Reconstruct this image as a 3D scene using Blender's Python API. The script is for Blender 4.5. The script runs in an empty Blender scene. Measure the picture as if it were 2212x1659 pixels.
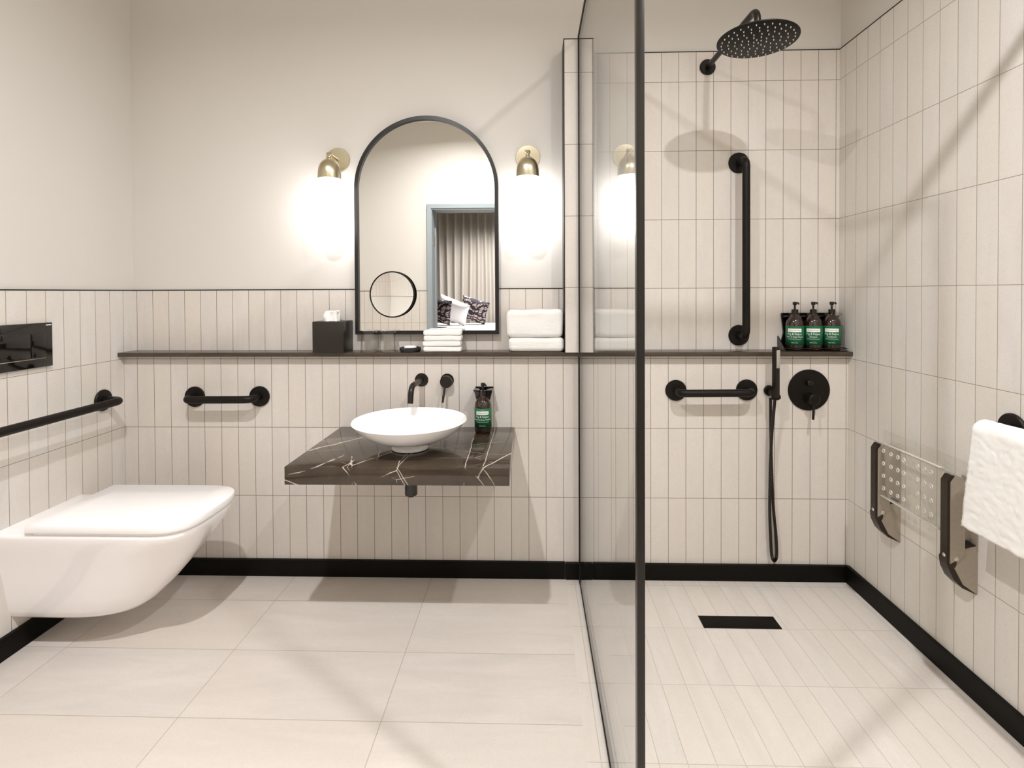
import bpy, bmesh, math, random
from mathutils import Vector, Matrix, noise
SC = bpy.context.scene
COL = SC.collection
PI = math.pi
random.seed(4)

# ------------------------------------------------------------------ camera
CAM_H = 1.2418
FPX, CX, CY = 1157.0, 1115.4, 647.3
PITCH, YAW, ROLL = .0141, -.0292, .0045
cam_d = bpy.data.cameras.new('camera')
cam = bpy.data.objects.new('camera', cam_d)
COL.objects.link(cam)
cam_d.sensor_fit = 'HORIZONTAL'
cam_d.sensor_width = 36
cam_d.lens = FPX / 2212 * 36
cam_d.shift_x = (1106 - CX) / 2212
cam_d.shift_y = (CY - 829.5) / 2212
cam_d.clip_start = .02
R_yaw = Matrix.Rotation(YAW, 3, 'Z')
R_pit = Matrix.Rotation(PITCH, 3, 'X')
R_rol = Matrix.Rotation(-ROLL, 3, 'Y')
R_w2c = R_rol @ R_pit @ R_yaw
c2w = R_w2c.transposed()
right, fwd, up = c2w @ Vector((1, 0, 0)), c2w @ Vector((0, 1, 0)), c2w @ Vector((0, 0, 1))
M = Matrix((right, up, -fwd)).transposed().to_4x4()
M.translation = Vector((0, 0, CAM_H))
cam.matrix_world = M
SC.camera = cam

# ------------------------------------------------------------------ world, exposure
w = bpy.data.worlds.new('world'); SC.world = w; w.use_nodes = True
w.node_tree.nodes['Background'].inputs[0].default_value = (.5, .5, .55, 1)
w.node_tree.nodes['Background'].inputs[1].default_value = .05
SC.view_settings.view_transform = 'Standard'
SC.view_settings.look = 'None'
SC.view_settings.gamma = 1
SC.view_settings.use_curve_mapping = False
SC.view_settings.exposure = 0.75
SC.cycles.max_bounces = 10
SC.cycles.diffuse_bounces = 6
SC.cycles.glossy_bounces = 6
SC.cycles.transparent_max_bounces = 16
SC.cycles.transmission_bounces = 8
SC.cycles.use_denoising = True
SC.cycles.sample_clamp_indirect = 6

DOWN_W = 25.0         # each recessed downlight
SCONCE_E = 7.5       # opal glass of the sconces
BED_W = 58.0  # added fill lamp in the bedroom

# ------------------------------------------------------------------ dimensions
XL, XR = -1.807, 1.343        # tile faces left / right
YU, YL = 2.385, 2.316         # tile faces of upper and lower back wall
YF = -.36                     # front wall (with the doorway)
CEIL = 2.86
TW, TH = .0755, .3015
ZD = 1.256                    # dado line
ZT = 2.290                    # shower tile top
LEDGE = .985

# ------------------------------------------------------------------ materials
def lin(c):
    return tuple(((v / 255) / 12.92 if v / 255 <= .04045 else ((v / 255 + .055) / 1.055) ** 2.4) for v in c)

class NT:
    def __init__(s, name):
        s.m = bpy.data.materials.new(name); s.m.use_nodes = True
        s.t = s.m.node_tree; s.n = s.t.nodes; s.l = s.t.links
        s.b = s.n['Principled BSDF']
    def node(s, typ, **k):
        nd = s.n.new(typ)
        for a, v in k.items(): setattr(nd, a, v)
        return nd
    def val(s, sock, v):
        if hasattr(v, 'is_linked') or isinstance(v, bpy.types.NodeSocket): s.l.new(v, sock)
        else: sock.default_value = v
    def math(s, op, a, b=0.0, c=None):
        nd = s.node('ShaderNodeMath', operation=op)
        s.val(nd.inputs[0], a); s.val(nd.inputs[1], b)
        if c is not None: s.val(nd.inputs[2], c)
        return nd.outputs[0]
    def mix(s, f, a, b, typ='MIX'):
        nd = s.node('ShaderNodeMix', data_type='RGBA', blend_type=typ)
        s.val(nd.inputs[0], f); s.val(nd.inputs[6], a); s.val(nd.inputs[7], b)
        return nd.outputs[2]
    def noise(s, vec, scale, detail=3, rough=.5, dist=0.0):
        nd = s.node('ShaderNodeTexNoise')
        if vec is not None: s.l.new(vec, nd.inputs['Vector'])
        nd.inputs['Scale'].default_value = scale; nd.inputs['Detail'].default_value = detail
        nd.inputs['Roughness'].default_value = rough; nd.inputs['Distortion'].default_value = dist
        return nd.outputs[0]
    def ramp(s, f, stops):
        nd = s.node('ShaderNodeValToRGB'); s.l.new(f, nd.inputs[0])
        e = nd.color_ramp.elements
        while len(e) < len(stops): e.new(.5)
        for i, (p, c) in enumerate(stops): e[i].position = p; e[i].color = (*c, 1) if len(c) == 3 else c
        return nd.outputs[0]
    def bump(s, h, strength, dist):
        nd = s.node('ShaderNodeBump'); nd.inputs['Strength'].default_value = strength
        nd.inputs['Distance'].default_value = dist; s.l.new(h, nd.inputs['Height'])
        s.l.new(nd.outputs[0], s.b.inputs['Normal'])
    def mapping(s, vec, sc=(1, 1, 1), rot=(0, 0, 0)):
        nd = s.node('ShaderNodeMapping'); s.l.new(vec, nd.inputs[0])
        nd.inputs['Scale'].default_value = sc; nd.inputs['Rotation'].default_value = rot
        return nd.outputs[0]

def simple(name, rgb, rough=.5, metal=0.0, var=.06, nscale=30, bump=0.0, bdist=.0005, spec=.5, coat=0.0, **kw):
    t = NT(name)
    tc = t.node('ShaderNodeTexCoord').outputs['Object']
    n = t.noise(tc, nscale, 4)
    c = lin(rgb)
    a = tuple(x * (1 - var) for x in c) + (1,); b = tuple(min(1, x * (1 + var)) for x in c) + (1,)
    t.l.new(t.mix(n, a, b), t.b.inputs['Base Color'])
    t.b.inputs['Roughness'].default_value = rough
    t.b.inputs['Metallic'].default_value = metal
    t.b.inputs['Specular IOR Level'].default_value = spec
    t.b.inputs['Coat Weight'].default_value = coat
    for k, v in kw.items(): t.b.inputs[k.replace('_', ' ')].default_value = v
    if bump: t.bump(t.noise(tc, nscale * 3, 4), bump, bdist)
    return t.m

def tile_mat(name, axis, ph_u, ph_v, W, T, vaxis='Z', base=(221, 215, 208), grout=(116, 106, 94), g=.0019, var=.095, soft=.5, gstr=1.0, seed=0.0):
    t = NT(name)
    pos = t.node('ShaderNodeNewGeometry').outputs['Position']
    sep = t.node('ShaderNodeSeparateXYZ'); t.l.new(pos, sep.inputs[0])
    u = t.math('DIVIDE', t.math('SUBTRACT', sep.outputs[axis], ph_u), W)
    v = t.math('DIVIDE', t.math('SUBTRACT', sep.outputs[vaxis], ph_v), T)
    cu, cv = t.math('FLOOR', u), t.math('FLOOR', v)
    fu, fv = t.math('SUBTRACT', u, cu), t.math('SUBTRACT', v, cv)
    du = t.math('MULTIPLY', t.math('MINIMUM', fu, t.math('SUBTRACT', 1.0, fu)), W)
    dv = t.math('MULTIPLY', t.math('MINIMUM', fv, t.math('SUBTRACT', 1.0, fv)), T)
    d = t.math('MINIMUM', du, dv)
    mr = t.node('ShaderNodeMapRange', interpolation_type='SMOOTHSTEP')
    t.l.new(d, mr.inputs[0]); mr.inputs[1].default_value = g * .3; mr.inputs[2].default_value = g * .75
    mr.inputs[3].default_value = 1; mr.inputs[4].default_value = 0
    mask = t.math('MULTIPLY', mr.outputs[0], gstr)
    cell = t.node('ShaderNodeCombineXYZ'); t.l.new(cu, cell.inputs[0]); t.l.new(cv, cell.inputs[1]); cell.inputs[2].default_value = seed
    wn = t.node('ShaderNodeTexWhiteNoise', noise_dimensions='3D'); t.l.new(cell.outputs[0], wn.inputs[0])
    off = t.node('ShaderNodeVectorMath', operation='SCALE'); t.l.new(wn.outputs['Color'], off.inputs[0]); off.inputs[3].default_value = 7.0
    add = t.node('ShaderNodeVectorMath', operation='ADD'); t.l.new(pos, add.inputs[0]); t.l.new(off.outputs[0], add.inputs[1])
    sc = {'X': (1, 1, 1)}
    stretch = (6, 6, 1.2) if vaxis == 'Z' else ((6, 1.2, 3) if W < T else (1.2, 6, 3))
    st = t.noise(t.mapping(add.outputs[0], stretch), 2.2, 5, .6, .6)
    fine = t.noise(pos, 260, 3, .7)
    mid = t.noise(pos, 45, 3, .6)
    c = lin(base)
    dark = tuple(x * (1 - var * 1.9) for x in c) + (1,); light = tuple(min(1, x * (1 + var)) for x in c) + (1,)
    warm = (c[0] * .97, c[1] * .94, c[2] * .90, 1)
    c1 = t.mix(st, dark, light)
    c1 = t.mix(t.math('MULTIPLY', wn.outputs['Value'], .8), c1, warm)
    c1 = t.mix(t.math('MULTIPLY', t.math('GREATER_THAN', fine, .60), .34), c1, (c[0] * .62, c[1] * .6, c[2] * .56, 1))
    c1 = t.mix(t.math('MULTIPLY', mid, .22), c1, (c[0] * .7, c[1] * .68, c[2] * .64, 1))
    col = t.mix(mask, c1, (*lin(grout), 1))
    t.l.new(col, t.b.inputs['Base Color'])
    t.b.inputs['Roughness'].default_value = soft
    t.b.inputs['Specular IOR Level'].default_value = .35
    h = t.math('SUBTRACT', t.math('MULTIPLY', fine, .12), mask)
    t.bump(h, .4, .001)
    return t.m

def paint_mat(name, rgb, rough=.7):
    return simple(name, rgb, rough, var=.012, nscale=3, bump=.05, bdist=.0004, spec=.3)

def glass_mat(name='clear screen glass', n0=1.5, tint=(.975, .985, .975, 1)):
    # a clear pane: both faces reflect by Fresnel, the rest goes straight through (shadow rays too)
    t = NT(name); t.n.remove(t.b)
    geo = t.node('ShaderNodeNewGeometry')
    ior = t.math('ADD', t.math('MULTIPLY', geo.outputs['Backfacing'], 1 / n0 - n0), n0)
    fr = t.node('ShaderNodeFresnel'); t.l.new(ior, fr.inputs[0])
    tr = t.node('ShaderNodeBsdfTransparent'); tr.inputs[0].default_value = tint
    gl = t.node('ShaderNodeBsdfGlossy'); gl.inputs['Roughness'].default_value = 0.0
    mx = t.node('ShaderNodeMixShader'); t.l.new(fr.outputs[0], mx.inputs[0]); t.l.new(tr.outputs[0], mx.inputs[1]); t.l.new(gl.outputs[0], mx.inputs[2])
    t.l.new(mx.outputs[0], t.n['Material Output'].inputs[0])
    return t.m

def refr_glass(name, rgb=(1, 1, 1), ior=1.5, rough=0.0):
    t = NT(name)
    t.b.inputs['Base Color'].default_value = (*rgb, 1)
    t.b.inputs['Transmission Weight'].default_value = 1
    t.b.inputs['Roughness'].default_value = rough
    t.b.inputs['IOR'].default_value = ior
    return t.m

def marble_mat():
    t = NT('dark brown veined marble')
    tc = t.node('ShaderNodeTexCoord').outputs['Object']
    base = t.noise(t.mapping(tc, (1, 1, 1), (0, .5, .6)), 7, 6, .6, .8)
    col = t.ramp(base, [(.25, lin((44, 34, 25))), (.6, lin((66, 55, 43))), (.85, lin((86, 74, 61)))])
    # long straight broken veins: edges of stretched cells, gated by noise
    for rot, sc, S, wd, off in (((.35, .75, .35), (1, .22, .9), 4.6, .007, .44), ((.9, .45, .75), (1, .2, .8), 3.6, .005, .46), ((.2, .2, .1), (.5, 1.4, 2.0), 5.0, .004, .52)):
        wob = t.node('ShaderNodeVectorMath', operation='ADD')
        nn = t.node('ShaderNodeTexNoise'); t.l.new(tc, nn.inputs['Vector']); nn.inputs['Scale'].default_value = 16; nn.inputs['Detail'].default_value = 4
        sc_ = t.node('ShaderNodeVectorMath', operation='SCALE'); t.l.new(nn.outputs['Color'], sc_.inputs[0]); sc_.inputs[3].default_value = .012
        t.l.new(tc, wob.inputs[0]); t.l.new(sc_.outputs[0], wob.inputs[1])
        v = t.node('ShaderNodeTexVoronoi', feature='DISTANCE_TO_EDGE'); t.l.new(t.mapping(wob.outputs[0], sc, rot), v.inputs[0]); v.inputs['Scale'].default_value = S
        mr = t.node('ShaderNodeMapRange'); t.l.new(v.outputs[0], mr.inputs[0])
        mr.inputs[1].default_value = 0; mr.inputs[2].default_value = wd; mr.inputs[3].default_value = .9; mr.inputs[4].default_value = 0
        gate = t.node('ShaderNodeMapRange'); t.l.new(t.noise(tc, 7, 3), gate.inputs[0]); gate.inputs[1].default_value = off; gate.inputs[2].default_value = off + .06
        col = t.mix(t.math('MULTIPLY', mr.outputs[0], gate.outputs[0]), col, (*lin((226, 214, 198)), 1))
    t.l.new(col, t.b.inputs['Base Color'])
    t.b.inputs['Roughness'].default_value = .12
    t.b.inputs['Specular IOR Level'].default_value = .6
    return t.m

def stone_ledge_mat():
    t = NT('brown stone ledge')
    tc = t.node('ShaderNodeTexCoord').outputs['Object']
    n = t.noise(t.mapping(tc, (2, 8, 8)), 8, 6, .6, .5)
    t.l.new(t.ramp(n, [(.2, lin((58, 48, 38))), (.6, lin((72, 61, 50))), (.9, lin((92, 80, 68)))]), t.b.inputs['Base Color'])
    t.b.inputs['Roughness'].default_value = .25
    return t.m

def towel_mat(name='white terry towelling', rgb=(243, 241, 236)):
    t = NT(name)
    tc = t.node('ShaderNodeTexCoord').outputs['Object']
    n = t.noise(tc, 900, 2, .7)
    n2 = t.noise(tc, 60, 3, .6)
    c = lin(rgb)
    t.l.new(t.mix(n, tuple(x * .93 for x in c) + (1,), (*c, 1)), t.b.inputs['Base Color'])
    t.b.inputs['Roughness'].default_value = .95
    t.b.inputs['Sheen Weight'].default_value = .3
    t.b.inputs['Specular IOR Level'].default_value = .15
    t.bump(t.math('ADD', n, t.math('MULTIPLY', n2, .8)), .6, .0015)
    return t.m

def emis_mat(name, rgb, s):
    t = NT(name)
    t.b.inputs['Base Color'].default_value = (.9, .88, .84, 1)
    t.b.inputs['Emission Color'].default_value = (*rgb, 1)
    t.b.inputs['Emission Strength'].default_value = s
    t.b.inputs['Roughness'].default_value = .4
    return t.m

def brushed_brass():
    t = NT('brushed champagne brass')
    tc = t.node('ShaderNodeTexCoord').outputs['Object']
    n = t.noise(t.mapping(tc, (40, 40, 400)), 3, 3, .6)
    t.l.new(t.mix(n, (*lin((190, 179, 148)), 1), (*lin((216, 207, 180)), 1)), t.b.inputs['Base Color'])
    t.b.inputs['Metallic'].default_value = 1
    t.b.inputs['Roughness'].default_value = .28
    t.b.inputs['Anisotropic'].default_value = .6
    return t.m

def curtain_mat():
    return simple('taupe curtain fabric', (172, 165, 156), .9, var=.06, nscale=400, bump=.2, bdist=.0006)

def pillow_mat():
    t = NT('dark patterned pillow fabric')
    tc = t.node('ShaderNodeTexCoord').outputs['Object']
    v = t.node('ShaderNodeTexVoronoi', feature='DISTANCE_TO_EDGE'); t.l.new(t.mapping(tc, (1, 1, 1.7), (.5, .3, .6)), v.inputs[0]); v.inputs['Scale'].default_value = 13
    wv = t.node('ShaderNodeTexWave', wave_type='RINGS'); t.l.new(tc, wv.inputs[0]); wv.inputs['Scale'].default_value = 7; wv.inputs['Distortion'].default_value = 9; wv.inputs['Detail'].default_value = 2
    a = t.math('GREATER_THAN', v.outputs[0], .075)
    b = t.math('GREATER_THAN', wv.outputs[1], .50)
    k = t.math('MULTIPLY', a, b)
    t.l.new(t.mix(k, (*lin((36, 31, 42)), 1), (*lin((176, 158, 150)), 1)), t.b.inputs['Base Color'])
    t.b.inputs['Roughness'].default_value = .85
    return t.m

M_paint = paint_mat('warm off-white wall paint', (212, 208, 201))
M_ceil = paint_mat('ceiling paint', (226, 220, 210))
M_tU = tile_mat('upper back wall tiles', 'X', .573, ZD, TW, TH)
M_tUL = tile_mat('upper back wall tiles by mirror', 'X', -1.1335, ZD, .0737, TH)
M_tL = tile_mat('lower back wall tiles', 'X', .133, ZD - .001, .0752, TH)
M_tR = tile_mat('right wall tiles', 'Y', 2.189, ZD, TW, TH, base=(223, 219, 213), grout=(150, 140, 126))
M_tLw = tile_mat('left wall tiles', 'Y', 2.316, ZD, TW, TH, base=(223, 219, 213), grout=(140, 129, 115))
M_tF = tile_mat('front wall tiles', 'X', -1.3, ZD, TW, TH)
M_nib = tile_mat('pier tiles', 'X', .135, ZD + .004, .135, TH)
M_floor = tile_mat('large floor tiles', 'X', .158, 1.82, .6, .298, vaxis='Y', var=.13, base=(218, 211, 204), grout=(150, 140, 128), g=.0024, gstr=.6, soft=.38)
M_shower = tile_mat('narrow shower floor tiles', 'X', .631, 1.976, .0755, .287, vaxis='Y', var=.13, base=(219, 213, 206), grout=(160, 149, 135), g=.0020, gstr=.55, soft=.4)
M_edge = simple('dark bronze edge strip', (30, 23, 17), .4, .6)
M_skirt = simple('black tiled skirting', (11, 8, 5), .5, var=.25, nscale=12, spec=.15)
M_black = simple('matt black metal', (20, 15, 10), .45, .0, var=.1, nscale=50, spec=.22)
M_black2 = simple('satin dark bronze metal', (27, 21, 15), .32, .25, var=.1, nscale=50)
M_gloss_black = simple('gloss black plastic', (16, 12, 9), .08, var=.05, spec=.6)
M_frame = simple('black mirror frame', (18, 14, 11), .35, var=.1)
M_marble = marble_mat(); M_ledge = stone_ledge_mat()
M_ceramic = simple('white glazed ceramic', (252, 249, 248), .07, var=.01, spec=.5, coat=.3)
M_seat = simple('white toilet lid plastic', (253, 252, 251), .15, var=.01)
M_towel = towel_mat()
M_glass = glass_mat()
M_tumbler_wall = glass_mat('tumbler wall glass', 1.5, (.995, .995, .99, 1))
M_board = glass_mat('clear acrylic board', 1.5, (.98, .98, .97, 1))
M_tumbler = refr_glass('tumbler glass')
M_acrylic = refr_glass('clear acrylic', (.96, .96, .94), 1.2)
M_acr_edge = simple('acrylic edge with painted glow', (250, 248, 242), .15, var=.02, Transmission_Weight=.55)  # pale colour stands in for the glow at acrylic edges
M_brass = brushed_brass()
M_opal = emis_mat('lit opal glass', (.99, .975, 1), SCONCE_E)
M_lens = emis_mat('lit downlight lens', (1, .95, .88), 12)
M_steel = simple('brushed stainless steel', (168, 158, 144), .35, .45, var=.12, nscale=80)
M_steel_dark = simple('dark steel channel', (50, 41, 32), .3, .4, var=.15, nscale=60)
M_chrome = simple('chrome', (215, 210, 200), .1, 1.0, var=.02)
M_amber = simple('dark amber bottle', (40, 20, 12), .08, var=.1, spec=.6, coat=.5)
M_label = simple('green bottle label', (22, 96, 62), .4, var=.08, nscale=60)
M_white = simple('white print', (238, 238, 230), .5, var=.02)
M_grey = simple('grey print', (150, 148, 144), .5, var=.02)
M_mirror = simple('silvered mirror', (244, 244, 240), .0, 1.0, var=.0)
M_leather = simple('dark brown box', (30, 23, 16), .4, var=.12, nscale=40, bump=.1)
M_tissue = simple('white tissue paper', (244, 243, 240), .9, var=.03)
M_soap = simple('white soap', (244, 242, 236), .5, var=.02)
M_dish = simple('charcoal soap dish', (30, 28, 26), .4, var=.1)
M_door = simple('blue grey door paint', (150, 159, 163), .45, var=.03)
M_curtain = curtain_mat(); M_pillow = pillow_mat()
M_linen = simple('white bed linen', (238, 236, 236), .9, var=.03, nscale=8)
M_bedwall = paint_mat('bedroom paint', (190, 182, 168))
M_carpet = simple('grey carpet', (120, 112, 104), .95, var=.15, nscale=200)
M_nozzle = simple('pale rubber nozzle', (236, 234, 228), .6, var=.02, Emission_Strength=0.0)
M_spray = simple('pale grey spray plate', (176, 170, 158), .4, var=.1, nscale=600)
M_wood = simple('dark bed base', (70, 56, 44), .6, var=.1)

# ------------------------------------------------------------------ geometry helpers: each returns (verts, faces, material index)
def box(x0, x1, y0, y1, z0, z1, bev=0.0, mi=0, seg=2):
    bm = bmesh.new()
    bmesh.ops.create_cube(bm, size=1)
    for v in bm.verts:
        v.co = Vector(((x0 + x1) / 2 + v.co.x * (x1 - x0), (y0 + y1) / 2 + v.co.y * (y1 - y0), (z0 + z1) / 2 + v.co.z * (z1 - z0)))
    if bev: bmesh.ops.bevel(bm, geom=bm.edges[:], offset=bev, segments=seg, affect='EDGES', profile=.5)
    return bm_out(bm, mi)
def bm_out(bm, mi=0):
    bm.normal_update(); bm.verts.ensure_lookup_table()
    vs = [v.co.copy() for v in bm.verts]; fs = [[v.index for v in f.verts] for f in bm.faces]
    bm.free(); return vs, fs, mi
def frame_of(axis):
    a = Vector(axis).normalized()
    t = Vector((0, 0, 1)) if abs(a.z) < .9 else Vector((1, 0, 0))
    u = a.cross(t).normalized(); v = a.cross(u).normalized()
    return a, u, v
def lathe(profile, c, axis=(0, 0, 1), n=48, mi=0):
    """profile: list of (radius, height along axis)"""
    a, u, v = frame_of(axis); c = Vector(c); vs = []; fs = []; rings = []
    for r, h in profile:
        if r < 1e-6:
            rings.append([len(vs)]); vs.append(c + a * h)
        else:
            rings.append(list(range(len(vs), len(vs) + n)))
            for k in range(n):
                th = 2 * PI * k / n
                vs.append(c + a * h + u * (r * math.cos(th)) + v * (r * math.sin(th)))
    for A, B in zip(rings, rings[1:]):
        if len(A) == 1 and len(B) == 1: continue
        for k in range(n):
            k2 = (k + 1) % n
            if len(A) == 1: fs.append([A[0], B[k2], B[k]])
            elif len(B) == 1: fs.append([A[k], A[k2], B[0]])
            else: fs.append([A[k], A[k2], B[k2], B[k]])
    return vs, fs, mi
def cyl(c, r, h, axis=(0, 0, 1), bev=.001, n=40, mi=0):
    b = min(bev, r * .4, abs(h) * .4)
    return lathe([(0, 0), (r - b, 0), (r, b), (r, h - b), (r - b, h), (0, h)], c, axis, n, mi)
def fillet(pts, rad, seg=8):
    pts = [Vector(p) for p in pts]; out = [pts[0]]
    for i in range(1, len(pts) - 1):
        p, a, b = pts[i], pts[i - 1], pts[i + 1]
        d1, d2 = (a - p), (b - p)
        rr = min(rad, d1.length * .49, d2.length * .49)
        s, e = p + d1.normalized() * rr, p + d2.normalized() * rr
        for k in range(seg + 1):
            t = k / seg
            out.append(s * (1 - t) ** 2 + p * 2 * t * (1 - t) + e * t * t)
    out.append(pts[-1]); return out
def tube(pts, r, n=20, mi=0, caps=True):
    pts = [Vector(p) for p in pts]
    vs = []; fs = []; prev = None
    for i, p in enumerate(pts):
        t = (pts[min(i + 1, len(pts) - 1)] - pts[max(i - 1, 0)]).normalized()
        if prev is None: a, u, v = frame_of(t)
        else:
            u = prev - t * prev.dot(t); u.normalize(); v = t.cross(u).normalized()
        prev = u
        if i == 0 and prev is not None: v = t.cross(u).normalized()
        rr = r(i) if callable(r) else r
        for k in range(n):
            th = 2 * PI * k / n
            vs.append(p + u * (rr * math.cos(th)) + v * (rr * math.sin(th)))
    for i in range(len(pts) - 1):
        for k in range(n):
            k2 = (k + 1) % n
            fs.append([i * n + k, i * n + k2, (i + 1) * n + k2, (i + 1) * n + k])
    if caps:
        fs.append(list(range(n))[::-1]); fs.append([(len(pts) - 1) * n + k for k in range(n)])
    return vs, fs, mi
def prism(outline, plane, lo, hi, bev=0.0, mi=0):
    """outline of 2-D points in plane 'xz','yz','xy', extruded along the third axis"""
    def P(a, b, c):
        return {'xz': Vector((a, c, b)), 'yz': Vector((c, a, b)), 'xy': Vector((a, b, c))}[plane]
    bm = bmesh.new()
    v0 = [bm.verts.new(P(a, b, lo)) for a, b in outline]; v1 = [bm.verts.new(P(a, b, hi)) for a, b in outline]
    bm.faces.new(v0); bm.faces.new(v1[::-1]); n = len(outline)
    for i in range(n): bm.faces.new([v0[i], v1[i], v1[(i + 1) % n], v0[(i + 1) % n]])
    bmesh.ops.recalc_face_normals(bm, faces=bm.faces[:])
    if bev:
        ed = [e for e in bm.edges if e.calc_face_angle(0) > .5]
        bmesh.ops.bevel(bm, geom=ed, offset=bev, segments=2, affect='EDGES')
    return bm_out(bm, mi)
def grid(fn, nu, nv, mi=0, closed_u=False):
    vs = [Vector(fn(i / nu, j / nv)) for j in range(nv + 1) for i in range(nu + 1)]
    fs = [[j * (nu + 1) + i, j * (nu + 1) + i + 1, (j + 1) * (nu + 1) + i + 1, (j + 1) * (nu + 1) + i] for j in range(nv) for i in range(nu)]
    return vs, fs, mi

WORLD = {}
def link(o, parent=None, world=None):
    COL.objects.link(o)
    if parent is not None:
        o.parent = parent; o.location = Vector(world) - WORLD[parent.name]
    else: o.location = world
    WORLD[o.name] = Vector(world)
def thing(name, label, cat, loc, group=None):
    o = bpy.data.objects.new(name, None); o.empty_display_size = .05
    link(o, None, loc)
    o['label'] = label; o['category'] = cat
    if group: o['group'] = group
    return o
def mesh(name, geoms, mats, parent=None, origin=None, label=None, cat=None, group=None, kind=None, ang=35, smooth=True):
    if not isinstance(mats, (list, tuple)): mats = [mats]
    if isinstance(geoms, tuple): geoms = [geoms]
    if origin is None: origin = WORLD[parent.name] if parent is not None else Vector((0, 0, 0))
    origin = Vector(origin)
    vs = []; fs = []; mi = []
    for g in geoms:
        b = len(vs); vs += [v - origin for v in g[0]]; fs += [[i + b for i in f] for f in g[1]]; mi += [g[2]] * len(g[1])
    me = bpy.data.meshes.new(name); me.from_pydata([tuple(v) for v in vs], [], fs)
    for m in mats: me.materials.append(m)
    for p, i in zip(me.polygons, mi): p.material_index = i; p.use_smooth = smooth
    bm = bmesh.new(); bm.from_mesh(me); bmesh.ops.recalc_face_normals(bm, faces=bm.faces[:]); bm.to_mesh(me); bm.free()
    if smooth: me.set_sharp_from_angle(angle=math.radians(ang))
    me.update()
    o = bpy.data.objects.new(name, me); link(o, parent, origin)
    if label: o['label'] = label
    if cat: o['category'] = cat
    if group: o['group'] = group
    if kind: o['kind'] = kind
    return o
def struct(name, geoms, mats, label=None):
    return mesh(name, geoms, mats, kind='structure', smooth=False, label=label)
def sub(o, lv=2):
    m = o.modifiers.new('sub', 'SUBSURF'); m.levels = lv; m.render_levels = lv
def dup(root, loc, label=None, rotz=None):
    r = root.copy(); COL.objects.link(r); r.location = loc; WORLD[r.name] = Vector(loc)
    if rotz is not None: r.rotation_euler[2] = rotz
    if label: r['label'] = label
    for ch in list(root.children):
        c = ch.copy(); COL.objects.link(c); c.parent = r
        for g in ch.children:
            d = g.copy(); COL.objects.link(d); d.parent = c
    return r
def text_mesh(name, body, size, mat, parent, world, bend=None):
    cu = bpy.data.curves.new(name + '_c', 'FONT'); cu.body = body; cu.size = size; cu.align_x = 'CENTER'; cu.extrude = .0002
    to = bpy.data.objects.new(name + '_t', cu); COL.objects.link(to)
    dg = bpy.context.evaluated_depsgraph_get(); dg.update()
    me = bpy.data.meshes.new_from_object(to.evaluated_get(dg))
    bpy.data.objects.remove(to); bpy.data.curves.remove(cu)
    for v in me.vertices:
        x, y, z = v.co
        yy = -z if not bend else -(math.sqrt(max(bend ** 2 - x * x, 0)) + z + .0006)
        v.co = (x, yy, y)
    me.materials.append(mat)
    me.name = name
    o = bpy.data.objects.new(name, me); link(o, parent, world)
    return o

# ================================================================== ROOM SHELL
T = .012
struct('wall_back', [
    box(-1.96, 1.50, 2.391, 2.55, -.1, 3.0),
    box(-1.815, .20, YU, 2.3925, LEDGE - .02, ZD, mi=1),
    box(.20, 1.351, YU, 2.3925, LEDGE - .02, ZT, mi=2),
    box(-1.815, 1.351, YL, 2.3925, -.02, LEDGE - .018, mi=3),
    box(.140, .262, 2.272, 2.388, LEDGE, 2.303, mi=4)],
    [M_paint, M_tUL, M_tU, M_tL, M_nib])
struct('wall_left', [box(-1.96, -1.815, YF - .2, 2.392, -.1, 3.0), box(-1.816, XL, YF, 2.388, -.02, ZD, mi=1)], [M_paint, M_tLw])
struct('wall_right', [box(1.351, 1.50, YF - .2, 2.392, -.1, 3.0), box(XR, 1.352, YF, 2.388, -.02, ZT, mi=1)], [M_paint, M_tR])
DX0, DX1, DZ = -.955, -.03, 2.04
struct('wall_front', [
    box(-1.96, DX0 - .003, YF - .2, YF - .006, -.1, 3.0), box(DX1 + .003, 1.50, YF - .2, YF - .006, -.1, 3.0),
    box(DX0 - .003, DX1 + .003, YF - .2, YF - .006, DZ + .003, 3.0),
    box(-1.815, DX0 - .042, YF - .007, YF, -.02, ZD, mi=1), box(DX1 + .042, 1.351, YF - .007, YF, -.02, ZD, mi=1)], [M_paint, M_tF])
struct('ceiling', [box(-1.96, 1.50, YF - .2, 2.55, CEIL, 3.0)], [M_ceil])
struct('floor', [box(-1.96, .141, -.36, 2.34, -.05, 0.0), box(.141, 1.50, -.36, 2.34, -.05, 0.0, mi=1), box(-1.96, 1.5, -.56, -.36, -.05, 0)], [M_floor, M_shower])
# dark edge strips over the tiles
struct('trim_1', box(-1.807, .140, 2.3835, 2.3925, ZD, ZD + .0035), M_edge)
struct('trim_2', box(-1.815, -1.8055, YF, 2.385, ZD, ZD + .0035), M_edge)
struct('trim_3', box(.262, 1.343, 2.3835, 2.3925, ZT, ZT + .0035), M_edge)
struct('trim_4', box(1.3415, 1.351, YF, 2.385, ZT, ZT + .0035), M_edge)
struct('trim_5', [box(.1365, .140, 2.2705, 2.388, LEDGE, 2.306), box(.262, .2655, 2.2705, 2.388, LEDGE, 2.306), box(.1365, .2655, 2.2705, 2.388, 2.303, 2.3065)], M_edge)
struct('trim_6', box(-1.815, DX0 - .042, YF - .006, YF + .0015, ZD, ZD + .0035), M_edge)
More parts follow.
